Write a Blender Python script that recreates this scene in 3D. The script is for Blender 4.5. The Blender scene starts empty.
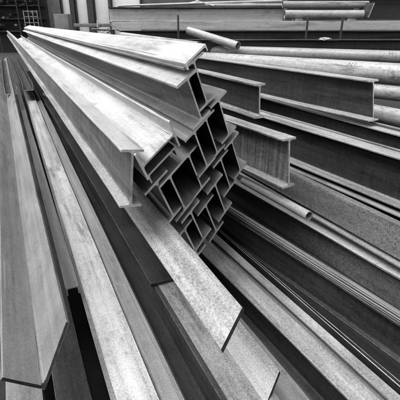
import bpy, bmesh, math, random
from mathutils import Vector, Matrix
random.seed(7)
scene = bpy.context.scene
C = scene.collection
R = math.radians

# ------------------------------------------------------------------ camera
H = 1.85                                    # eye height, metres
PITCH = math.atan2(178.0, 400.0)
cp, sp = math.cos(PITCH), math.sin(PITCH)
cam_d = bpy.data.cameras.new('camera')
cam = bpy.data.objects.new('camera', cam_d)
C.objects.link(cam)
cam.location = (0, 0, H)
cam.rotation_euler = (math.pi / 2 - PITCH, 0, 0)
cam_d.sensor_width = 36
cam_d.lens = 36
cam_d.clip_start = 0.05
cam_d.clip_end = 500
scene.camera = cam
EYE = Vector((0, 0, H))

def ray(x, y):
    cx, cy, cz = (x - 200) / 400.0, (y - 200) / 400.0, 1.0
    return Vector((cx, cz * cp - cy * sp, -cz * sp - cy * cp))

def below(x, y, d):
    """point seen at photo position x, y that lies d metres below the eye"""
    r = ray(x, y)
    return EYE + r * (d / -r.z)

def far(x, y, z):
    """point seen at photo position x, y, z metres in front of the eye"""
    return EYE + ray(x, y) * z

def axis(vx):
    """horizontal direction of beams that run towards vx on the horizon"""
    v = Vector((vx - 200, 437.8, 0))
    return v.normalized()

# ------------------------------------------------------------------ materials
def nd(nt, t, **k):
    n = nt.nodes.new(t)
    for a, b in k.items():
        setattr(n, a, b)
    return n

def steel(name, lo, hi, rough=(0.35, 0.6), metal=0.35, rust=0.3, rustcol=0.06, streak=0.5, grain=0.5, edge=0.5, bump=0.25, scale=1.0, drips=0.0, mott=0.3, stain=0.5, spec=0.5):
    """grey mill steel: streaks along the length, blotches, fine grain, rust spots, bare worn edges"""
    m = bpy.data.materials.new(name)
    m.use_nodes = True
    nt = m.node_tree
    nt.nodes.clear()
    L = nt.links.new
    out = nd(nt, 'ShaderNodeOutputMaterial')
    bs = nd(nt, 'ShaderNodeBsdfPrincipled')
    L(bs.outputs[0], out.inputs[0])
    tc = nd(nt, 'ShaderNodeTexCoord')
    oi = nd(nt, 'ShaderNodeObjectInfo')
    mu = nd(nt, 'ShaderNodeVectorMath', operation='SCALE')
    mu.inputs[0].default_value = (37.1, 91.7, 53.3)
    L(oi.outputs['Random'], mu.inputs['Scale'])
    ad = nd(nt, 'ShaderNodeVectorMath', operation='ADD')
    L(tc.outputs['Object'], ad.inputs[0]); L(mu.outputs[0], ad.inputs[1])

    def noise(sc, stretch, detail=4, roughn=0.6, dist=0.0):
        mp = nd(nt, 'ShaderNodeMapping')
        mp.inputs['Scale'].default_value = stretch
        L(ad.outputs[0], mp.inputs[0])
        n = nd(nt, 'ShaderNodeTexNoise')
        n.inputs['Scale'].default_value = sc * scale
        n.inputs['Detail'].default_value = detail
        n.inputs['Roughness'].default_value = roughn
        n.inputs['Distortion'].default_value = dist
        L(mp.outputs[0], n.inputs['Vector'])
        return n.outputs[0]

    def rng(v, a, b, c, d):
        r = nd(nt, 'ShaderNodeMapRange')
        r.inputs[1].default_value = a; r.inputs[2].default_value = b
        r.inputs[3].default_value = c; r.inputs[4].default_value = d
        L(v, r.inputs[0])
        return r.outputs[0]

    def mth(op, a, b):
        n = nd(nt, 'ShaderNodeMath', operation=op)
        for i, v in enumerate((a, b)):
            if isinstance(v, (int, float)): n.inputs[i].default_value = v
            else: L(v, n.inputs[i])
        return n.outputs[0]
    blot = noise(4.5, (1, 0.45, 1), 6, 0.65, 0.4)
    strk = noise(26, (1, 0.03, 1), 3, 0.6)
    gr = noise(230, (1, 0.55, 1), 2, 0.8)
    drip = noise(38, (1, 1, 0.05), 3, 0.6) if drips else None
    gr2 = noise(60, (1, 0.5, 1), 4, 0.7)
    # base level 0..1
    strk2 = noise(8, (1, 0.025, 1), 4, 0.65)
    v = mth('MULTIPLY', rng(blot, 0.3, 0.72, 0.25, 0.75), 1.0)
    s = mth('ADD', mth('MULTIPLY', mth('SUBTRACT', strk, 0.5), streak * 2.4), mth('MULTIPLY', mth('SUBTRACT', strk2, 0.5), streak * 2.2))
    g = mth('MULTIPLY', mth('SUBTRACT', gr, 0.5), grain * 4.2)
    g2 = mth('MULTIPLY', mth('SUBTRACT', gr2, 0.5), mott * 3.0)
    v = mth('ADD', mth('ADD', v, s), mth('ADD', g, g2))
    if drips: v = mth('ADD', v, mth('MULTIPLY', mth('SUBTRACT', drip, 0.5), drips * 3.0))
    rv = mth('MULTIPLY', mth('SUBTRACT', oi.outputs['Random'], 0.5), 0.35)
    v = mth('ADD', v, rv)
    base = rng(v, -0.3, 1.3, lo, hi)
    # rust / scale spots
    rn = noise(24, (1, 0.5, 1), 8, 0.78, 0.2)
    patch = rng(noise(1.7, (1, 0.5, 1), 4, 0.7), 0.40, 0.62, 0.05, 1)
    rm = mth('MULTIPLY', rng(rn, 0.66 - rust * 0.3, 0.78 - rust * 0.28, 0, 1), patch)
    st = rng(noise(6, (1, 0.12, 1), 6, 0.7, 0.3), 0.56, 0.66, 0, stain)
    base = mth('MULTIPLY', base, mth('SUBTRACT', 1.0, st))
    mixr = nd(nt, 'ShaderNodeMix', data_type='FLOAT')
    L(rm, mixr.inputs[0]); L(base, mixr.inputs[2]); mixr.inputs[3].default_value = rustcol
    col = mixr.outputs[0]
    # scratches: long thin bright ones
    wv = noise(70, (1, 0.012, 1), 1, 0.4)
    sc = rng(wv, 0.73, 0.76, 0, 0.35)
    msk = rng(noise(3, (1, 0.6, 1), 3), 0.5, 0.62, 0, 1)
    scm = mth('MULTIPLY', sc, msk)
    mixs = nd(nt, 'ShaderNodeMix', data_type='FLOAT')
    L(scm, mixs.inputs[0]); L(col, mixs.inputs[2]); mixs.inputs[3].default_value = min(0.8, hi * 1.6)
    col = mixs.outputs[0]
    if edge > 0:
        bv = nd(nt, 'ShaderNodeBevel', samples=2)
        bv.inputs['Radius'].default_value = 0.0022
        ge = nd(nt, 'ShaderNodeNewGeometry')
        dt = nd(nt, 'ShaderNodeVectorMath', operation='DOT_PRODUCT')
        L(bv.outputs[0], dt.inputs[0]); L(ge.outputs['Normal'], dt.inputs[1])
        em = rng(dt.outputs['Value'], 0.99, 0.85, 0, 1)
        em = mth('MULTIPLY', em, mth('MULTIPLY', rng(gr2, 0.36, 0.55, 0.15, 1), edge))
        mixe = nd(nt, 'ShaderNodeMix', data_type='FLOAT')
        L(em, mixe.inputs[0]); L(col, mixe.inputs[2]); mixe.inputs[3].default_value = 0.62
        col = mixe.outputs[0]
    col = mth('MAXIMUM', col, 0.006)
    cc = nd(nt, 'ShaderNodeCombineColor')
    for i in range(3): L(col, cc.inputs[i])
    L(cc.outputs[0], bs.inputs['Base Color'])
    bs.inputs['Metallic'].default_value = metal
    bs.inputs['Specular IOR Level'].default_value = spec
    L(rng(blot, 0.3, 0.7, rough[0], rough[1]), bs.inputs['Roughness'])
    bp = nd(nt, 'ShaderNodeBump')
    bp.inputs['Strength'].default_value = bump
    bp.inputs['Distance'].default_value = 0.002
    hgt = mth('ADD', mth('MULTIPLY', gr2, 0.8), mth('ADD', mth('MULTIPLY', rn, 1.2), mth('MULTIPLY', gr, 0.5)))
    L(hgt, bp.inputs['Height'])
    L(bp.outputs[0], bs.inputs['Normal'])
    return m

M = {}
M['pale'] = steel('pale_mill_steel', 0.22, 0.58, rough=(0.42, 0.62), metal=0.15, rust=0.35, rustcol=0.08, streak=0.5, grain=0.5, drips=0.15, mott=0.25, stain=0.45)
M['gritty'] = steel('gritty_blasted_steel', 0.11, 0.52, rough=(0.42, 0.66), metal=0.2, rust=0.38, rustcol=0.06, streak=0.75, grain=0.62, mott=0.12, stain=0.55)
M['stack'] = steel('grey_stack_steel', 0.07, 0.31, rough=(0.35, 0.55), metal=0.3, rust=0.3, rustcol=0.05, streak=0.55, grain=0.4, drips=0.4, mott=0.15)
M['mid'] = steel('mid_grey_steel', 0.08, 0.29, rough=(0.42, 0.62), metal=0.25, spec=0.35, rust=0.3, rustcol=0.05, streak=0.6, grain=0.45, drips=0.1, mott=0.12)
M['speckle'] = steel('speckled_grey_steel', 0.04, 0.27, rough=(0.5, 0.7), metal=0.1, rust=0.35, rustcol=0.04, streak=0.3, grain=0.9, mott=0.45)
M['dark'] = steel('dark_scale_shade_steel', 0.008, 0.075, rough=(0.45, 0.7), metal=0.0, spec=0.2, rust=0.4, rustcol=0.012, streak=0.6, grain=0.45, drips=0.25, mott=0.25)  # scale and rust, plus shade of webs, sides and open ends in the colour
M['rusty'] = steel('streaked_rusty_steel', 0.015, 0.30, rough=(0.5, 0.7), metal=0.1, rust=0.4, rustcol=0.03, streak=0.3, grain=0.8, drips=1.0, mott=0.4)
M['flangelit'] = steel('pale_lit_flange_steel', 0.10, 0.44, rough=(0.45, 0.7), metal=0.1, rust=0.35, rustcol=0.05, streak=0.6, grain=0.7, mott=0.4)  # light on the flanges put into the colour; also plain pale stock
M['pipe'] = steel('weathered_pipe_steel', 0.13, 0.46, rough=(0.45, 0.65), metal=0.1, rust=0.5, rustcol=0.06, streak=0.7, grain=0.7, edge=0.2, mott=0.5, stain=0.6)
M['cut'] = steel('bare_cut_steel', 0.50, 0.90, rough=(0.4, 0.6), metal=0.3, rust=0.35, rustcol=0.08, streak=0.1, grain=0.8, mott=0.5)
M['scale'] = steel('mill_scale_and_shade', 0.005, 0.035, rough=(0.6, 0.85), metal=0.0, spec=0.1, rust=0.3, rustcol=0.015, streak=0.6, grain=0.6)
def plain(name, col, rough=0.7, var=0.3, sc=6, bump=0.2):
    m = bpy.data.materials.new(name)
    m.use_nodes = True
    nt = m.node_tree
    L = nt.links.new
    bs = nt.nodes['Principled BSDF']
    tc = nd(nt, 'ShaderNodeTexCoord')
    n = nd(nt, 'ShaderNodeTexNoise')
    n.inputs['Scale'].default_value = sc; n.inputs['Detail'].default_value = 8; n.inputs['Roughness'].default_value = 0.7
    L(tc.outputs['Object'], n.inputs['Vector'])
    r = nd(nt, 'ShaderNodeMapRange')
    r.inputs[1].default_value = 0.3; r.inputs[2].default_value = 0.7
    r.inputs[3].default_value = col * (1 - var); r.inputs[4].default_value = col * (1 + var)
    L(n.outputs[0], r.inputs[0])
    cc = nd(nt, 'ShaderNodeCombineColor')
    for i in range(3): L(r.outputs[0], cc.inputs[i])
    L(cc.outputs[0], bs.inputs['Base Color'])
    bs.inputs['Roughness'].default_value = rough
    bp = nd(nt, 'ShaderNodeBump'); bp.inputs['Strength'].default_value = bump; bp.inputs['Distance'].default_value = 0.02
    L(n.outputs[0], bp.inputs['Height']); L(bp.outputs[0], bs.inputs['Normal'])
    return m
M['cut'] = steel('bare_cut_steel', 0.42, 0.78, rough=(0.4, 0.6), metal=0.3, rust=0.25, rustcol=0.12, streak=0.2, grain=0.6)
M['scale'] = steel('mill_scale_and_shade', 0.008, 0.06, rough=(0.45, 0.65), metal=0.2, rust=0.3, rustcol=0.03, streak=0.6, grain=0.6)  # scale, darkened further to hold the shade of hollows and gaps
M['soil'] = plain('oily_yard_soil', 0.012, 0.9, 0.5, 9, 0.6)
M['wall'] = plain('light_block_dark', 0.10, 0.8, 0.35, 1.2)
M['frame'] = plain('dark_door_frame', 0.045, 0.6, 0.3, 3)
M['white'] = plain('white_door_panel', 0.72, 0.5, 0.10, 1.5)
M['greybox'] = plain('grey_cabinet', 0.14, 0.6, 0.3, 3)
M['black'] = plain('black_clutter', 0.02, 0.7, 0.4, 12)
M['timber'] = plain('old_timber', 0.16, 0.85, 0.4, 18)
M['dust'] = plain('pale_dust_lump', 0.35, 0.9, 0.3, 30)

# ------------------------------------------------------------------ object helpers
def link(o, parent=None):
    C.objects.link(o)
    if parent is not None: o.parent = parent
    return o

def tag(o, label=None, cat=None, group=None, kind=None):
    if label: o['label'] = label
    if cat: o['category'] = cat
    if group: o['group'] = group
    if kind: o['kind'] = kind
    elif label: o['kind'] = 'thing'
    return o

def root_at(name, origin, ax, roll):
    o = bpy.data.objects.new(name, None)
    o.empty_display_size = 0.05
    ax = ax.normalized()
    up = Vector((0, 0, 1))
    up = (up - ax * up.dot(ax)).normalized()
    h = ax.cross(up).normalized()
    c, s = math.cos(R(roll)), math.sin(R(roll))
    X = h * c + up * s
    Z = -h * s + up * c
    m = Matrix((X, ax, Z)).transposed().to_4x4()
    m.translation = origin
    o.matrix_world = m
    link(o)
    return o

def frame_pt(o, u, y, v):
    return o.matrix_world @ Vector((u, y, v))

def extrude(polys, y0, y1, skew, nseg=44, wob=0.0, phase=0.0, bow=(0, 0)):
    """polys: list of (points, skipped edges); skew: function (u, v) -> offset of the near end"""
    bm = bmesh.new()
    Ln = y1 - y0
    for pts, skip in polys:
        rings = []
        n = len(pts)
        ts = [0, 0.002] + [0.002 + 0.998 * ((i + 1) / nseg) ** 1.7 for i in range(nseg)]
        rj = random.Random(int(abs(phase) * 1000) + n)
        nick = [0.0] * n
        for t in ts:
            ring = []
            for (u, v) in pts:
                y = y0 + Ln * t + skew(u, v) * (1 - t)
                b = math.sin(math.pi * min(1, max(0, t)) * 1.0)
                du = bow[0] * b + wob * math.sin(y * 2.3 + phase)
                dv = bow[1] * b + wob * math.sin(y * 1.7 + phase * 2)
                if t == 0: y += rj.uniform(-0.0012, 0.0012)
                k = len(ring)
                nick[k] = 0.6 * nick[k] + rj.gauss(0, 0.0005)
                ring.append(bm.verts.new((u + du + nick[k], y, v + dv + nick[k] * 0.6)))
            rings.append(ring)
        for a, b in zip(rings, rings[1:]):
            for i in range(n):
                if i in skip: continue
                j = (i + 1) % n
                bm.faces.new((a[i], a[j], b[j], b[i]))
        bm.faces.new(list(reversed(rings[0]))).material_index = 1
        bm.faces.new(rings[-1])
    bmesh.ops.recalc_face_normals(bm, faces=bm.faces)
    return bm

def mesh_of(name, bm, mat, parent=None, smooth=35, endmat='cut'):
    me = bpy.data.meshes.new(name)
    bmesh.ops.recalc_face_normals(bm, faces=bm.faces)
    bm.to_mesh(me)
    bm.free()
    for p in me.polygons: p.use_smooth = True
    me.set_sharp_from_angle(angle=R(smooth))
    me.materials.append(mat)
    me.materials.append(M[endmat])
    o = bpy.data.objects.new(name, me)
    link(o, parent)
    return o

def arc(cx, cy, r, a0, a1, n=5):
    return [(cx + r * math.cos(R(a0 + (a1 - a0) * i / n)), cy + r * math.sin(R(a0 + (a1 - a0) * i / n))) for i in range(n + 1)]

CH = 0.0015
def i_profile(D, B, tf, tw, r):
    """origin at the middle of the upper face; three parts: flange, web, flange"""
    b, t = B / 2, tw / 2
    top = [(-b + CH, 0), (b - CH, 0), (b, -CH), (b, -tf + CH), (b - CH, -tf)][::-1]
    # go clockwise seen from the near end: build as list then find the hidden edge
    pts = [(-b, -CH), (-b + CH, 0), (b - CH, 0), (b, -CH), (b, -tf + CH), (b - CH, -tf)]
    pts += arc(t + r, -tf - r, r, 90, 180)
    k1 = len(pts) - 1
    pts += arc(-t - r, -tf - r, r, 0, 90)
    pts += [(-b + CH, -tf), (-b, -tf + CH)]
    upper = [(pts, {k1})]
    low = [(u, -D - v) for u, v in pts][::-1]
    n = len(pts)
    k2 = n - 2 - k1
    lower = [(low, {k2})]
    w0, w1 = -tf - r, -D + tf + r
    web = [([(-t, w0), (t, w0), (t, w1), (-t, w1)], {0, 2})]
    return [('flange', upper), ('web', web), ('flange', lower)]

def u_profile(B, Hh, t, tf, up=True, r=0.008):
    """channel: web of width B, legs of height Hh up or down; origin at middle of the web's outer face"""
    b = B / 2
    left = [(-b, CH), (-b + CH, 0), (-b + tf + r, 0), (-b + tf + r, t)] + arc(-b + tf + r, t + r, r, 270, 180)[0:] + [(-b + tf, Hh - CH), (-b + tf - CH, Hh), (-b + CH, Hh), (-b, Hh - CH)]
    right = [(-u, v) for u, v in left][::-1]
    # hidden edges lie where legs meet the web
    kl = 2
    kr = len(left) - 2 - kl
    web = [(-b + tf + r, 0), (b - tf - r, 0), (b - tf - r, t), (-b + tf + r, t)]
    P = [('web', [(web, {1, 3})]), ('flange', [(left, {kl})]), ('flange', [(right, {kr})])]
    if not up:
        P = [(n, [([(u, -v) for u, v in p[::-1]], {(len(p) - 2 - k) % len(p) for k in s}) for p, s in q]) for n, q in P]
    return P

def l_profile(a, b, t, r=0.01):
    """angle: leg a towards -u, leg b towards +v, heel at the origin"""
    leg_a = [(-a, CH), (-a + CH, 0), (-t - r, 0), (-t - r, t), (-a + CH, t), (-a, t - CH)]
    leg_b = [(-t - r, 0), (-CH, 0), (0, CH), (0, b - CH), (-CH, b), (-t + CH, b), (-t, b - CH)] + arc(-t - r, t + r, r, 360, 270)
    n = len(leg_b)
    return [('leg', [(leg_a, {2})]), ('leg', [(leg_b, {n - 1})])]

def plate_profile(B, t):
    b = B / 2
    return [('plate', [([(-b, -CH), (-b + CH, 0), (b - CH, 0), (b, -CH), (b, -t + CH), (b - CH, -t), (-b + CH, -t), (-b, -t + CH)], set())])]

def build(name, prof, ax, roll, near, length, mat, label, cat, group=None, at=(0, 0), skew=(0, 0), ext=0.0, wob=0.0008, bow=(0, 0), mats=None, partskew=None, endmat='cut'):
    """near: world point of the near end's local point 'at'"""
    ax = ax.normalized()
    o = root_at(name, Vector((0, 0, 0)), ax, roll)
    sk = lambda u, v: skew[0] * u - skew[1] * v
    off = frame_pt(o, at[0], sk(*at), at[1])
    m = o.matrix_world.copy(); m.translation = near - off
    o.matrix_world = m
    tag(o, label, cat, group)
    ph = random.random() * 6
    if bow == (0, 0): bow = (random.uniform(-0.010, 0.010), random.uniform(-0.005, 0.005))
    single = len(prof) == 1
    for k, (pn, polys) in enumerate(prof):
        f = sk
        if partskew and k in partskew:
            q = partskew[k]
            f = lambda u, v, q=q: q[0] * u - q[1] * v
        bm = extrude(polys, -ext, length, f, wob=wob, phase=ph, bow=bow)
        mm = M[mats[k]] if mats else M[mat]
        p = mesh_of(pn, bm, mm, o, endmat=endmat)
    return o

def lone(name, prof, ax, roll, near, length, mat, label, cat, group=None, **kw):
    """a thing of a single piece: one mesh at top level"""
    o = build(name, prof, ax, roll, near, length, mat, None, None, None, **kw)
    ch = o.children[0]
    mw = o.matrix_world.copy()
    ch.parent = None
    ch.matrix_world = mw
    bpy.data.objects.remove(o)
    ch.name = name; ch.data.name = name
    tag(ch, label, cat, group)
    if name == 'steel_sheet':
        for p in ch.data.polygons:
            if p.normal.z > 0.5: p.material_index = 1  # upper edge gets the lit steel, side faces stay black as painted shade
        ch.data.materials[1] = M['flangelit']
    return ch

def copy_tree(o):
    c = o.copy(); C.objects.link(c)
    for ch in list(o.children):
        d = ch.copy(); C.objects.link(d); d.parent = c
    return c

def pipe(name, ax, near, length, r, wall, mat, label, group=None, ext=0.0, sag=0.0):
    ax = ax.normalized()
    up = Vector((0, 0, 1)); up = (up - ax * up.dot(ax)).normalized(); h = ax.cross(up)
    bm = bmesh.new()
    N = 40
    rows = []
    ys = [-ext + (length + ext) * t for t in (0, 0.01, 0.05, 0.15, 0.3, 0.5, 0.7, 0.85, 1)]
    def ring(rad, y): return [bm.verts.new((rad * math.cos(2 * math.pi * i / N), y, rad * math.sin(2 * math.pi * i / N))) for i in range(N)]
    outer = [ring(r, y) for y in ys]
    inner = [ring(r - wall, y) for y in ys]
    def quads(a, b):
        for i in range(N):
            j = (i + 1) % N
            bm.faces.new((a[i], a[j], b[j], b[i]))
    for a, b in zip(outer, outer[1:]): quads(a, b)
    for a, b in zip(inner, inner[1:]): quads(b, a)
    quads(inner[0], outer[0]); quads(outer[-1], inner[-1])
    o = mesh_of(name, bm, M[mat])
    m = Matrix((h, ax, up)).transposed().to_4x4(); m.translation = near
    o.matrix_world = m
    tag(o, label, 'pipe', group)
    return o

def box_bm(bm, x0, x1, y0, y1, z0, z1, bev=0.0):
    vs = [bm.verts.new(p) for p in ((x0, y0, z0), (x1, y0, z0), (x1, y1, z0), (x0, y1, z0), (x0, y0, z1), (x1, y0, z1), (x1, y1, z1), (x0, y1, z1))]
    for f in ((0, 3, 2, 1), (4, 5, 6, 7), (0, 1, 5, 4), (1, 2, 6, 5), (2, 3, 7, 6), (3, 0, 4, 7)):
        bm.faces.new([vs[i] for i in f])
    return vs

def boxes(name, lst, mat, parent=None, bev=0.0):
    bm = bmesh.new()
    for b in lst: box_bm(bm, *b)
    if bev: bmesh.ops.bevel(bm, geom=list(bm.edges), offset=bev, segments=2, affect='EDGES', profile=0.5)
    return mesh_of(name, bm, M[mat], parent)

def tube_bm(bm, p0, p1, r, n=8):
    p0, p1 = Vector(p0), Vector(p1)
    d = (p1 - p0).normalized()
    a = d.orthogonal().normalized(); b = d.cross(a)
    r0 = [bm.verts.new(p0 + (a * math.cos(2 * math.pi * i / n) + b * math.sin(2 * math.pi * i / n)) * r) for i in range(n)]
    r1 = [bm.verts.new(p1 + (a * math.cos(2 * math.pi * i / n) + b * math.sin(2 * math.pi * i / n)) * r) for i in range(n)]
    for i in range(n):
        j = (i + 1) % n
        bm.faces.new((r0[i], r0[j], r1[j], r1[i]))
    bm.faces.new(r0[::-1]); bm.faces.new(r1)

# ------------------------------------------------------------------ setting
bm = bmesh.new()
gv = [bm.verts.new(p) for p in ((-150, -60, 0), (150, -60, 0), (150, 250, 0), (-150, 250, 0))]
bm.faces.new(gv)
g = mesh_of('ground', bm, M['soil'])
tag(g, 'dark oily yard ground under the steel stacks', kind='structure')

# ------------------------------------------------------------------ tilted stack of nested I beams
S0 = 1.6
TH, KF, KW = 24.0, 0.6, 0.2
F0, W0 = 0.334, 0.292
A = axis(-2)
HD = A.cross(Vector((0, 0, 1))).normalized()
DN = Vector((0, 0, -1))
cT, sT = math.cos(R(TH)), math.sin(R(TH))
FV = HD * cT - DN * sT
WV = HD * sT + DN * cT

def stack_pt(f, w, ds=0.0):
    """point of the stack's end plane; f, w in hundredths of S0"""
    f /= 100.0; w /= 100.0
    return EYE + FV * (S0 * (f + F0)) + WV * (S0 * (w + W0)) + A * (S0 * (1 + KF * f + KW * w) + ds)

SD, SB = 0.14 * S0, 0.088 * S0
sprof = i_profile(SD, SB, 0.0125, 0.009, 0.013)
SG = 'nested I beams of the tilted stack'
stack = [  # f, w, end offset, label
    (0.0, 0.0, 0.0, 'grey I beam at the top left of the tilted stack, wide web facing out'),
    (4.4, -2.4, 0.01, 'I beam at the upper right corner of the tilted stack, under the topmost channel'),
    (9.2, 12.6, 0.0, 'I beam at the right end of the second row of the tilted stack'),
    (2.2, 14.6, 0.015, 'I beam in the second row of the tilted stack, second from the right'),
    (-4.0, 14.2, 0.0, 'I beam in the second row of the tilted stack, third from the right'),
    (-8.4, 19.2, 0.02, 'I beam in the middle of the tilted stack, sitting lower than its row'),
    (-17.2, 18.4, 0.0, 'I beam of the tilted stack under the sideways beam, right one of that pair'),
    (-21.4, 16.8, 0.01, 'I beam at the left of the tilted stack, between sideways beam and slanting plank'),
    (9.6, 28.6, 0.0, 'I beam at the right end of the third row of the tilted stack'),
    (3.0, 30.8, 0.02, 'I beam in the third row of the tilted stack, second from the right'),
    (-3.4, 35.2, 0.0, 'I beam in the third row of the tilted stack, third from the right'),
    (-9.6, 38.6, 0.015, 'I beam at the bottom tip of the tilted stack, lowest visible end'),
    (-15.8, 34.0, 0.0, 'I beam in the bottom row of the tilted stack, just left of the lowest end'),
    (-20.0, 37.2, 0.01, 'I beam in the bottom left of the tilted stack, half hidden by the slanting plank'),
]
proto = None
for f, w, ds, lab in stack:
    org = stack_pt(f, w, ds)
    if proto is None:
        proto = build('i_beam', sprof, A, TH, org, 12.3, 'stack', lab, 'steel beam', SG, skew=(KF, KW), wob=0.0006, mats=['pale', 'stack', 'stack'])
        o = proto
        stack_proto = build('i_beam', sprof, A, TH, stack_pt(*stack[1][:3]), 12.3, 'scale', stack[1][3], 'steel beam', SG, skew=(KF, KW), wob=0.0006, mats=['mid', 'scale', 'mid'])  # webs near black: shade inside the hollows put into their colour
        first = stack_proto
    elif first is not None:
        first = None
    else:
        o = copy_tree(stack_proto)
        m = stack_proto.matrix_world.copy(); m.translation = org
        o.matrix_world = m
        o['label'] = lab

# channel lying web up on the very top of the stack
build('steel_channel', u_profile(0.165, 0.03, 0.009, 0.009, up=False), A, TH, stack_pt(0.6, -3.4, -0.01), 12.2, 'pale',
      'broad pale channel lying face up on the very top of the tilted stack', 'steel channel', at=(-0.0825, 0), skew=(0.75, 0))
# I beam lying on its side, web level: bright upper face, flanges standing
hp = []
Dh, Bh, th_, tw_ = 0.205, 0.125, 0.010, 0.008
for nme, polys in i_profile(Dh, Bh, th_, tw_, 0.011):
    hp.append((nme, [([(v + Dh / 2, -u) for u, v in p], s) for p, s in polys]))
build('i_beam', hp, A, TH, stack_pt(-17.3, 9.2, -0.03), 12.6, 'pale',
      'pale I beam lying on its side, bright web like a trough, beside the upright beam', 'steel beam', at=(0, 0), skew=(KF, KW))
build('steel_channel', u_profile(0.175, 0.045, 0.009, 0.008, up=False), A, TH, stack_pt(-17.4, 13.4, 0.01), 9.0, 'stack',
      'channel tucked under the sideways beam, only its pale cut edge showing', 'steel channel', at=(0, 0), skew=(KF, KW))

# big upright beam at the left of the stack
kb = 0.86
BD, BB = 0.165 * 1.6 * kb, 0.062 * 1.6 * kb
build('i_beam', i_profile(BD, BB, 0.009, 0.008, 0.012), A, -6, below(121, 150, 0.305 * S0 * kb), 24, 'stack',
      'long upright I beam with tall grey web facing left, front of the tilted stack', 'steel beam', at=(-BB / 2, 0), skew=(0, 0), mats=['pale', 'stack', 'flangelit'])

# pale planks (channels, web up) running out past the stack ends
dP = 0.52 * S0
lone('steel_plate', plate_profile(0.124, 0.016), A, TH, below(221, 350, dP), 12.8, 'gritty',
     'bright speckled flat plank slanting down before the stack ends, its end cut at an angle', 'steel plate', at=(-0.062, 0), skew=(0.64, 0), endmat='dark')  # end face darkened to paint its shade
lone('steel_plate', plate_profile(0.118, 0.018), A, TH, below(265.5, 405, 0.80 * S0), 12.8, 'gritty',
     'bright plank end poking out below the slanting speckled plank', 'steel plate', at=(-0.059, 0), skew=(0.62, 0), endmat='dark')  # this end face takes the painted shade colour too

# ------------------------------------------------------------------ left floor stack
AL = axis(4)
# angle with two faces, cut end at the lower left corner of the photograph
build('angle_iron', l_profile(0.165, 0.19, 0.014), axis(-2), -40, below(45, 390, 1.20), 14, 'mid',
      'wide grey angle iron at the left edge, trough side up, raggedly cut end', 'angle iron', at=(0, 0), skew=(0, 0), partskew={1: (0, -0.75)}, endmat='dark')
dL = 1.28
def flat_width(x0, x1, y, d):
    return (below(x1, y, d) - below(x0, y, d)).length
# bright flange band
p0, p1 = below(117, 400, dL), below(160, 400, dL)
hA = AL.cross(Vector((0, 0, 1))).normalized()
wL = (p1 - p0).dot(hA)
build('i_beam', i_profile(0.2, wL, 0.012, 0.009, 0.012), AL, 0, p0, 13, 'gritty',
      'I beam at the left with a bright speckled upper flange running out of the bottom', 'steel beam', at=(-wL / 2, 0), ext=0.6)
# its neighbour, tilted face with bright edge
p0, p1 = below(160, 400, dL + 0.03), below(185, 400, dL - 0.005)
w2 = (p1 - p0).dot(hA)
dz = 0.035
B2 = math.hypot(w2, dz)
build('steel_channel', u_profile(B2, 0.06, 0.010, 0.009, up=False), AL, math.degrees(math.atan2(dz, w2)), p1, 13, 'mid',
      'grey channel with a bright right edge beside the bright flange', 'steel channel', at=(B2 / 2, 0), ext=0.6)
# small upside-down channel between angle and bright flange
p0, p1 = below(66, 289, 1.36), below(79, 287, 1.36)
w3 = (p1 - p0).length
build('steel_channel', u_profile(w3, 0.05, 0.007, 0.007, up=False), axis(0), 0, p0, 10, 'mid',
      'narrow grey channel ending between the wide angle iron and the bright flange', 'steel channel', at=(-w3 / 2, 0))
# lower beams seen at the bottom edge
p0 = below(62, 400, 1.56)
build('i_beam', i_profile(0.16, 0.15, 0.012, 0.009, 0.012), axis(2), 0, p0, 11, 'dark',
      'dark I beam low at the bottom edge with a pale scratch along its flange', 'steel beam', at=(-0.05, 0), ext=0.8)
p0 = below(20, 400, 1.62)
build('i_beam', i_profile(0.12, 0.16, 0.012, 0.009, 0.012), axis(2), 0, p0, 11, 'mid',
      'grey I beam low in the bottom left corner, under the wide angle iron', 'steel beam', at=(-0.02, 0), ext=0.8)
# boxy channel with dark left side and bright upper face
d4 = 0.80 * S0
p0 = below(221, 400, d4)
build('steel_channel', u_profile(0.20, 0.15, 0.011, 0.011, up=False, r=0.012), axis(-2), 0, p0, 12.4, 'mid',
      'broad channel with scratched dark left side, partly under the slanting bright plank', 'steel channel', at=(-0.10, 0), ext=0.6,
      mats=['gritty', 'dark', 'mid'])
lone('steel_plate', plate_profile(0.17, 0.02), axis(-2), 0, below(151, 284, d4 - 0.021), 11, 'scale', 'added dark plate standing in for shade on the broad channel below the upright beam', 'steel plate', at=(-0.085, 0), endmat='scale')  # added dark sheet in place of the shade lying on the channel
# beam down in the gap, blackened to paint the gap's shade
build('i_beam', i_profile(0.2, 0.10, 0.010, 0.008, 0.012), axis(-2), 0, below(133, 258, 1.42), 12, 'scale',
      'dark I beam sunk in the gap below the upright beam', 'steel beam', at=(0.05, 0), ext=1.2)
# two small channels lying on the left stack, coloured dark for the shading inside
for (x0, x1, y, ln, lab) in ((5, 17, 95, 7, 'short open channel end lying on the wide angle iron, leftmost of the pair'),
                             (23, 33, 91, 7, 'short open channel end lying on the bright flange, right one of the pair')):
    a_, b_ = below(x0, y, 1.10), below(x1, y, 1.10)
    ww = (b_ - a_).length
    build('steel_channel', u_profile(ww, 0.13, 0.012, 0.012), axis(-2), 0, a_, ln, 'dark', lab, 'steel channel', 'open channel ends on the left stack', at=(-ww / 2, 0))

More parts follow.
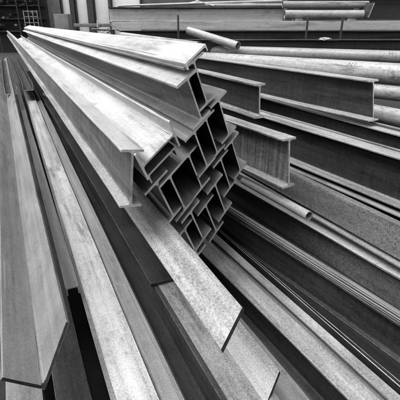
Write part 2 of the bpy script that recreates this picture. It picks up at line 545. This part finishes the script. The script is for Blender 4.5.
# loose flakes of scale
random.seed(11)
for i in range(6):
    x, y = random.choice(((164, 288), (170, 296), (176, 310), (163, 287), (168, 290)))
    p = below(x + random.uniform(4, 12), y + random.uniform(-2, 40), d4)
    bm = bmesh.new(); bmesh.ops.create_icosphere(bm, subdivisions=1, radius=1)
    sx, sy, sz = random.uniform(.002, .004), random.uniform(.002, .004), random.uniform(.001, .002)
    for v in bm.verts: v.co = Vector((v.co.x * sx * random.uniform(.6, 1.3), v.co.y * sy * random.uniform(.6, 1.3), v.co.z * sz))
    o = mesh_of('scale_chip', bm, M['scale'], None, 10); o.location = p + Vector((0, 0, sz * .6)); o.rotation_euler = (0, 0, random.uniform(0, 6))
    tag(o, 'small dark flake of mill scale on the bright face of the broad channel', 'flake', 'scale flakes on the broad channel')
# ------------------------------------------------------------------ right stack
def skirted(name, D, B, vx, px, d, at, mat, label, length=9, roll=0, ext=0.0, skew=(0, 0), tf=0.012, tw=0.009, r=0.013, mats=None, cat='steel beam', bow=(0, 0)):
    return build(name, i_profile(D, B, tf, tw, r), axis(vx), roll, below(px[0], px[1], d), length, mat, label, cat, at=at, ext=ext, skew=skew, mats=mats, bow=bow)

# top one, end at the right
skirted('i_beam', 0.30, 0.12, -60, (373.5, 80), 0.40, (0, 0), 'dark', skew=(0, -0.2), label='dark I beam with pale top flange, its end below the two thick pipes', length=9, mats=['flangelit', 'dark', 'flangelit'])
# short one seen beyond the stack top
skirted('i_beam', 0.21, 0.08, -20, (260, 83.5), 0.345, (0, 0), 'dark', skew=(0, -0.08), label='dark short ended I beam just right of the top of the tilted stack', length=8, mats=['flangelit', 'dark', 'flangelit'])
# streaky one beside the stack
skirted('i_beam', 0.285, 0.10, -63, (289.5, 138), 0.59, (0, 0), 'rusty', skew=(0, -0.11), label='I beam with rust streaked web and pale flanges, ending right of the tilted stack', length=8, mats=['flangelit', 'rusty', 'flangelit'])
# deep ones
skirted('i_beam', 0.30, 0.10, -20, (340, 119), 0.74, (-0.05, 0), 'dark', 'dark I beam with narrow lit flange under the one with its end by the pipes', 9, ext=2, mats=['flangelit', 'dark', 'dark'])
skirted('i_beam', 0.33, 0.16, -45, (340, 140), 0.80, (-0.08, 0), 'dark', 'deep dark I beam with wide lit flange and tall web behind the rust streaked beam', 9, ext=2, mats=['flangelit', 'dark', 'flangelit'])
build('steel_channel', u_profile(0.165, 0.07, 0.010, 0.011), axis(-25), -102, below(400, 226, 0.955), 8, 'speckle', 'grey speckled channel standing on edge, its flat back facing out, right edge', 'steel channel', at=(-0.0825, 0), ext=1.5)
lone('flat_bar', plate_profile(0.075, 0.012), axis(-25), 0, below(400, 266, 1.135), 7.5, 'flangelit', 'flat pale bar lying along the foot of the grey speckled channel', 'flat bar', at=(-0.03, 0), ext=1.5)
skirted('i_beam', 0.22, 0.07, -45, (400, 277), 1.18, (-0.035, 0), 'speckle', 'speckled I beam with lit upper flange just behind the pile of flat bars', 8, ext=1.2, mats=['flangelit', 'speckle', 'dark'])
# beam with a pile of flat bars on its edge
d6 = 1.17
skirted('i_beam', 0.19, 0.055, -70, (400, 324), d6, (-0.0275, 0), 'dark', 'dark I beam carrying a pile of thin flat bars, right side', 7, ext=1.2, mats=['dark', 'dark', 'dark'])
q = below(400, 324, d6)
hb = axis(-70).cross(Vector((0, 0, 1)))
for k in range(4):
    pos = q + Vector((0, 0, 0.006 + 0.0095 * k + 0.001)) + hb * (0.002 + 0.003 * k)
    lone('flat_bar', plate_profile(0.022, 0.0048), axis(-70), 0, pos, 6.9, 'mid', 'thin flat bar in the pile on the dark beam, its fine bright edge showing', 'flat bar', 'thin flat bars piled on the dark beam', at=(-0.011, 0), ext=1.2)
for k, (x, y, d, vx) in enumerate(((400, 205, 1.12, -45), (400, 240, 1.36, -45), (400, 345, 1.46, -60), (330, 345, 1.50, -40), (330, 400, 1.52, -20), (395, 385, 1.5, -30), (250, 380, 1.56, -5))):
    skirted('i_beam', 0.2, 0.15, vx, (x, y), d, (-0.075, 0), 'scale', 'blackened filler I beam of the bottom layer, gap shade put into its colour', 8, ext=0.7, mats=['scale'] * 3)['group'] = 'blackened filler beams of the bottom layer'  # fillers coloured black to deepen the shade of the gaps
# narrow bars lying on and under the deep beam's flanges
lone('flat_bar', plate_profile(0.025, 0.012), axis(-45), 0, below(400, 150, 0.785), 9, 'mid', 'narrow flat bar along the upper flange of the deep dark beam', 'flat bar', at=(0, 0), ext=1.5)
lone('flat_bar', plate_profile(0.06, 0.012), axis(-45), 0, below(400, 216, 1.16), 9, 'flangelit', 'flat bar along the lower flange of the deep dark beam', 'flat bar', at=(-0.03, 0), ext=1.5)
lone('flat_bar', plate_profile(0.03, 0.012), axis(-25), 0, below(400, 128, 0.72), 9, 'mid', 'narrow flat bar in the gap under the upper dark beam end', 'flat bar', at=(0, 0), ext=1.5)
# short pipe end
pipe('steel_pipe', axis(-45), below(309, 216, 0.97), 0.62, 0.027, 0.005, 'pale', 'short bright pipe end lying below the rust streaked beam')

# bottom right group
S = -25
ds_ = 1.28
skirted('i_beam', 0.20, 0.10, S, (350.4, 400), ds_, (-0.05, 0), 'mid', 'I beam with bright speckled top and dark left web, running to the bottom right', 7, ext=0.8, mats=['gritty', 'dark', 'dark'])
build('steel_channel', u_profile(0.05, 0.06, 0.008, 0.008, up=False), axis(S), 0, below(377, 400, ds_ + 0.02), 7, 'mid', 'narrow grey channel right of the bright speckled beam, bottom right', 'steel channel', at=(-0.025, 0), ext=0.8)
lone('steel_strip', plate_profile(0.05, 0.012), axis(S), 0, below(390, 400, ds_), 7, 'flangelit', 'flat grey strip along the narrow channel, bottom right', 'steel strip', at=(-0.025, 0), ext=0.8)
for k, (x, y, lab) in enumerate(((400, 387, 'thin sheet on edge, a fine bright line left of the deep black gap, nearer one'), (400, 381, 'thin sheet on edge, a fine bright line bordering the deep black gap, farther one'))):
    lone('steel_sheet', plate_profile(0.004, 0.16), axis(S), 0, below(x, y, ds_ + 0.01), 7, 'scale', lab, 'steel sheet', 'thin sheets standing on edge', at=(0, 0), ext=0.8)
# grey plate left of the black gap
build('steel_channel', u_profile(0.13, 0.05, 0.009, 0.009, up=False), axis(-8), 8, below(311, 400, 1.44), 9, 'mid', 'grey channel face up beside the bright plank end, bottom of the photograph', 'steel channel', at=(0.065, 0), ext=0.8)

# ------------------------------------------------------------------ pipes and racks behind
def behind(name, prof, px, z, vx, length, mat, label, cat='steel beam', at=(0, 0), ext=0.0, roll=0, mats=None, group=None):
    return build(name, prof, axis(vx), roll, far(px[0], px[1], z), length, mat, label, cat, group, at=at, ext=ext, mats=mats)
pipe('steel_pipe', axis(-620), far(380, 56.5, 4.9), 2.62, 0.073, 0.008, 'pipe', 'thick speckled pipe, upper of the stacked pipes behind the dark beam', 'thick pipes behind the beams', ext=2)
pipe('steel_pipe', axis(-330), far(380, 73, 4.3), 3, 0.11, 0.01, 'pipe', 'thickest pale pipe, lying below the speckled one and above the dark beam', 'thick pipes behind the beams', ext=2)
pipe('steel_pipe', axis(-260), far(390, 93, 4.0), 5, 0.07, 0.008, 'pipe', 'grey pipe emerging right of the dark beam end', 'thick pipes behind the beams', ext=2)
pipe('steel_pipe', axis(-60), far(392, 117, 3.4), 5, 0.075, 0.008, 'pipe', 'speckled pipe under the grey pipe at the right edge', 'thick pipes behind the beams', ext=2)
def chalk(p, r, strokes):
    bm = bmesh.new()
    for pts in strokes:
        pts = [(p0[0] + (p1[0] - p0[0]) * i / 6, p0[1] + (p1[1] - p0[1]) * i / 6) for p0, p1 in zip(pts, pts[1:]) for i in range(7)]
        P = [Vector((-(r + 0.001) * math.cos(a), y, (r + 0.001) * math.sin(a))) for y, a in pts]
        for a_, b_ in zip(P, P[1:]):
            if (a_ - b_).length > 1e-5: tube_bm(bm, a_, b_, 0.0024, 6)
    mesh_of('chalk_mark', bm, M['greybox'], p)
pp = [o for o in C.objects if o.name.startswith('steel_pipe') and o.get('group') == 'thick pipes behind the beams']
chalk(pp[0], 0.073, [[(-0.10, 0.95), (-0.105, 0.2)], [(-0.14, 0.95), (-0.145, 0.2)], [(-0.10, 0.55), (-0.145, 0.55)], [(-0.17, 0.95), (-0.18, 0.1)]])
chalk(pp[1], 0.11, [[(0.32, 1.0), (0.33, 0.55)], [(0.32, 1.0), (0.29, 0.55)], [(0.28, 1.0), (0.29, 0.55)], [(0.25, 1.0), (0.255, 0.6)]])
# loose pipe with round tip pointing up left
a_, b_ = far(188.5, 30.5, 6.0), far(238, 46, 5.5)
dv = (a_ - b_)
pipe('steel_pipe', dv, b_, dv.length, 0.056, 0.007, 'gritty', 'pale loose pipe slanting across the others, its tip above the stack')

a_, b_ = far(122, 34.5, 3.1), far(199, 45.5, 1.95)
dv = a_ - b_
pipe('steel_rod', dv, b_, dv.length, 0.017, 0.004, 'gritty', 'thin pale tube lying along the back edge of the topmost channel')
X1 = Vector((-1, 0, 0))
def cross_beam(name, prof, px, z, x1, mat, label, cat='steel beam', at=(0, 0), roll=0, mats=None, group=None):
    """runs across the view from px leftwards to photo column x1"""
    p = far(px[0], px[1], z)
    ln = (px[0] - x1) / 400.0 * z
    return build(name, prof, X1, roll, p, ln, mat, label, cat, group, at=at, mats=mats)
cross_beam('steel_channel', u_profile(0.13, 0.07, 0.01, 0.01, up=False), (460, 29.6), 6.2, 112, 'pale', 'long pale channel lying level across the back like a rail', 'steel channel', at=(-0.065, 0), roll=90)
cross_beam('i_beam', i_profile(0.15, 0.12, 0.012, 0.01, 0.01), (460, 30.5), 6.1, 120, 'dark', 'dark level I beam right below the pale rail at the back', at=(-0.06, 0))
cross_beam('i_beam', i_profile(0.2, 0.14, 0.012, 0.01, 0.01), (460, 39.5), 5.7, 130, 'dark', 'dark level I beam, lower one at the back, thin lit flange edge', at=(-0.07, 0))
E2 = i_profile(0.26, 0.16, 0.014, 0.01, 0.012)
cross_beam('i_beam', E2, (284, 7), 7.6, 108, 'mid', 'big grey level I beam at the top, in front of the workshop doors', at=(-0.08, 0), mats=['dark', 'pale', 'pale'])
for k, (x0, y0, x1, y1, r_) in enumerate(((118, 6.0, 205, 3.0, .02), (150, 5.6, 283, 5.2, .03), (176, 6, 199, 1.2, .016), (196, 1, 214, 6, .016), (205, 3.2, 282, 1.0, .025), (230, 3, 262, 5, .02))):
    a_, b_ = far(x1, y1, 7.75), far(x0, y0, 7.85)
    pipe('steel_rod', b_ - a_, a_, (b_ - a_).length, r_, r_ * 0.3, 'flangelit' if k % 2 else 'pale', 'loose tube lying among others on top of the big level beam at the back', 'loose tubes on the big level beam')
for x in (298, 350):
    p_ = far(x, 17.6, 7.4)
    o = boxes('timber', [(-0.06, 0.06, -0.15, 0.25, -0.16, 0)], 'timber', None, 0.006); o.location = p_ - Vector((0, 0, 0.02))
    tag(o, 'timber bearer under the short pipes, %s one' % ('left' if x < 320 else 'right'), 'timber', 'timber bearers under the short pipes')
pipe('steel_pipe', X1, far(363, 14.5, 7.4), 1.45, 0.075, 0.008, 'pipe', 'short grey pipe at the top right, lower of two', 'short pipes at the top right')
pipe('steel_pipe', X1, far(368, 4.5, 7.5), 1.6, 0.06, 0.008, 'pipe', 'short grey pipe at the top right, upper of two', 'short pipes at the top right')
cross_beam('i_beam', i_profile(0.42, 0.2, 0.014, 0.012, 0.012), (470, -3), 7.9, 289, 'dark', 'deep dark I beam behind the short pipes, top right corner', at=(-0.1, 0), mats=['dark', 'scale', 'dark'])
p_ = far(371, 10, 7.3)
lone('steel_plate', plate_profile(0.26, 0.02), Vector((-0.35, 1, 0)), 70, p_, 0.5, 'dark', 'tilted grey plate standing right of the short pipes, top right', 'steel plate')
for x, y0, z, lab in ((308, 17, 5.95, 'thin dark stake standing in front of the pale rail, left of the right pair'), (343, 17, 5.95, 'thin dark stake standing in front of the pale rail, rightmost'), (178, 15, 5.95, 'thin dark stake in front of the pale rail, just above the stack')):
    p = far(x, y0, z)
    o = boxes('stake', [(-0.014, 0.014, -0.014, 0.014, -p.z, 0)], 'black', None, 0.003)
    o.location = p
    tag(o, lab, 'stake', 'rack stakes at the back')
# small dusty lump on the dark beam
bm = bmesh.new(); bmesh.ops.create_icosphere(bm, subdivisions=3, radius=1)
for v in bm.verts:
    v.co = Vector((v.co.x * 0.085, v.co.y * 0.05, max(-0.01, v.co.z * 0.028))) * (1 + 0.25 * math.sin(v.co.x * 9) * math.cos(v.co.y * 7 + v.co.z * 5))
o = mesh_of('rubble', bm, M['dust']); o.location = far(325, 39.6, 5.64); tag(o, 'small white lump of rubble on the dark level beam', 'rubble')

# ------------------------------------------------------------------ workshop with doors
YB = 31.0
def wx(px, y=YB): return far(px, 22, y / cp * cp * 1.0).x * (y / far(px, 22, y).y)
bl = bpy.data.objects.new('workshop', None); link(bl); bl.location = (0, YB, 0)
tag(bl, 'dark workshop building with a row of white glazed doors at the back', 'building')
boxes('wall', [(-14, 16, 0, 0.3, 0, 5.2)], 'wall', bl)
for x0, x1 in ((65, 72), (79, 89), (97, 110), (114, 141)):
    a_, b_ = wx(x0), wx(x1)
    d_ = boxes('door', [(a_, b_, -0.06, -0.002, 0.15, 3.6)], 'white', bl, 0.01)
    f_ = boxes('door_frame', [(a_ - 0.09, a_ - 0.002, -0.16, -0.002, 0.1, 3.7), (b_ + 0.002, b_ + 0.09, -0.16, -0.002, 0.1, 3.7)], 'frame', d_)
boxes('pillar', [(wx(90), wx(95.5), -0.35, -0.17, 0, 5.0)], 'frame', bl)
boxes('pillar', [(wx(73), wx(77), -0.3, -0.17, 0, 5.0)], 'frame', bl)
boxes('pillar', [(wx(110.5), wx(113), -0.3, -0.17, 0, 5.0)], 'frame', bl)
zs = far(126, 11, YB / (cp + 0.48 * sp * 0.93)).z
boxes('sill', [(wx(112), wx(142), -0.5, -0.18, zs, zs + 0.1)], 'frame', bl, 0.01)
boxes('pillar', [(wx(54), wx(63), -0.2, -0.002, 0, 5.0)], 'greybox', bl)
# cabinet and plank
p = far(55, 27, 18); p2 = far(69, 14, 18)
cb = boxes('cabinet', [(p.x, p2.x, p.y, p.y + 0.6, 0.0, p2.z)], 'greybox', None, 0.02); tag(cb, 'grey metal cabinet in front of the workshop doors', 'cabinet')
p = far(74, 27, 17); p2 = far(124, 23.5, 17)
cb = boxes('timber', [(p.x, p2.x, p.y, p.y + 0.3, p.z, p2.z)], 'timber', None, 0.01); tag(cb, 'old grey timber baulk lying below the workshop doors', 'timber')
p = far(113, 18, 14); p2 = far(150, 12.5, 14)
cb = boxes('timber', [(p.x, p2.x, p.y, p.y + 0.25, p.z, p2.z)], 'timber', None, 0.01); tag(cb, 'short weathered timber plank under the rightmost white door', 'timber')
# tangle of offcuts on the stack's far part
random.seed(3)
for i in range(9):
    bm = bmesh.new()
    c = far(90 + random.random() * 26, 27.5 + random.random() * 3, 8.8 + random.random())
    d_ = Vector((random.uniform(-1, 1), random.uniform(-.6, .6), random.uniform(-.05, .55))).normalized() * random.uniform(0.1, 0.22)
    tube_bm(bm, -d_, d_, random.uniform(0.008, 0.016), 8)
    o = mesh_of('rebar_offcut', bm, M['black'] if i % 3 else M['flangelit']); o.location = c
    tag(o, 'bent bar offcut in the tangled heap on the far end of the stack', 'bar offcut', 'heap of bar offcuts on the stack')

# ------------------------------------------------------------------ dark rack at the top left
rk = bpy.data.objects.new('storage_rack', None); link(rk)
pr = far(16, 22, 25.5); rk.location = (pr.x, pr.y, 0)
M['rackdark'] = plain('black_rack_paint', 0.018, 0.6, 0.4, 6)
tag(rk, 'dark storage rack crammed with bar stock, top left corner', 'rack')
q = 1.65
for x in (-1.6, -0.75, 0.1, 0.5, 0.95): boxes('post', [(x * q, x * q + 0.07, 0, 0.06, 0, 4.6)], 'rackdark', rk)
levels = (1.27, 2.01, 2.76, 3.5)
for z in levels: boxes('shelf', [(-1.65 * q, q, 0.062, 0.09, z, z + 0.07), (-1.65 * q, q, 0.09, 0.9, z, z + 0.02)], 'rackdark', rk)
boxes('back_panel', [(-1.7 * q, 1.1 * q, 0.95, 1.0, 0, 4.8)], 'black', rk)
random.seed(5)
for i in range(60):
    bm = bmesh.new()
    x = random.uniform(-1.5, 0.85) * q; w = random.uniform(0.04, 0.1); z = random.choice(levels) + 0.02 + random.choice((0.0, 0.0, 0.18, 0.3))
    box_bm(bm, -w, w, 0, 0.8, -w * 0.7, w * 0.7)
    box_bm(bm, -w * 0.75, w * 0.75, -0.02, -0.001, -w * 0.45, w * 0.45)
    o = mesh_of('bar_stock', bm, M['rackdark'] if i % 5 else M['greybox']); o.location = (pr.x + x, pr.y + random.uniform(-0.08, 0.06), z + w)
    tag(o, 'dark bar stock end stored in the rack at the top left', 'bar stock', 'bar ends in the storage rack')

# pale bolted frame standing by the rack
fr = far(31, 20, 14.6)
lat = [(x, x + 0.025, 0, 0.025, -0.4, 0.32) for x in (-0.25, -0.08, 0.08, 0.24)] + [(-0.25, 0.265, 0.026, 0.05, z, z + 0.025) for z in (-0.28, -0.1, 0.1, 0.28)]
lo = boxes('lattice_frame', lat, 'flangelit'); lo.location = fr; tag(lo, 'pale square lattice frame standing before the dark storage rack', 'frame')

# ------------------------------------------------------------------ unseen wall added behind the camera to block low light
o = boxes('light_block_wall', [(-9, 14, -0.3, 0, 0, 3.4)], 'wall'); o.location = (0, -2.6, 0); tag(o, 'added unseen wall behind the photographer, there to block low light', 'wall')
# ------------------------------------------------------------------ light
w = bpy.data.worlds.new('World'); scene.world = w; w.use_nodes = True
nt = w.node_tree
bg = nt.nodes['Background']
sky = nt.nodes.new('ShaderNodeTexSky'); sky.sky_type = 'NISHITA'; sky.sun_disc = False
SUN_EL, SUN_AZ = 68, -110          # azimuth clockwise from the view direction
sky.sun_elevation = R(SUN_EL); sky.sun_rotation = R(SUN_AZ)
sky.air_density = 1.0; sky.dust_density = 3.0
bw = nt.nodes.new('ShaderNodeRGBToBW')
nt.links.new(sky.outputs[0], bw.inputs[0]); nt.links.new(bw.outputs[0], bg.inputs[0])
bg.inputs[1].default_value = 0.15
sd = bpy.data.lights.new('sun', 'SUN'); sd.energy = 1.2; sd.angle = R(50); sd.color = (1, 1, 1)
so = bpy.data.objects.new('sun', sd); C.objects.link(so)
v = Vector((math.sin(R(SUN_AZ)) * math.cos(R(SUN_EL)), math.cos(R(SUN_AZ)) * math.cos(R(SUN_EL)), math.sin(R(SUN_EL))))
so.rotation_euler = (-v).to_track_quat('-Z', 'Y').to_euler()
so.location = v * 20
vs = scene.view_settings
vs.view_transform = 'Standard'; vs.look = 'None'; vs.gamma = 1; vs.exposure = 1.2
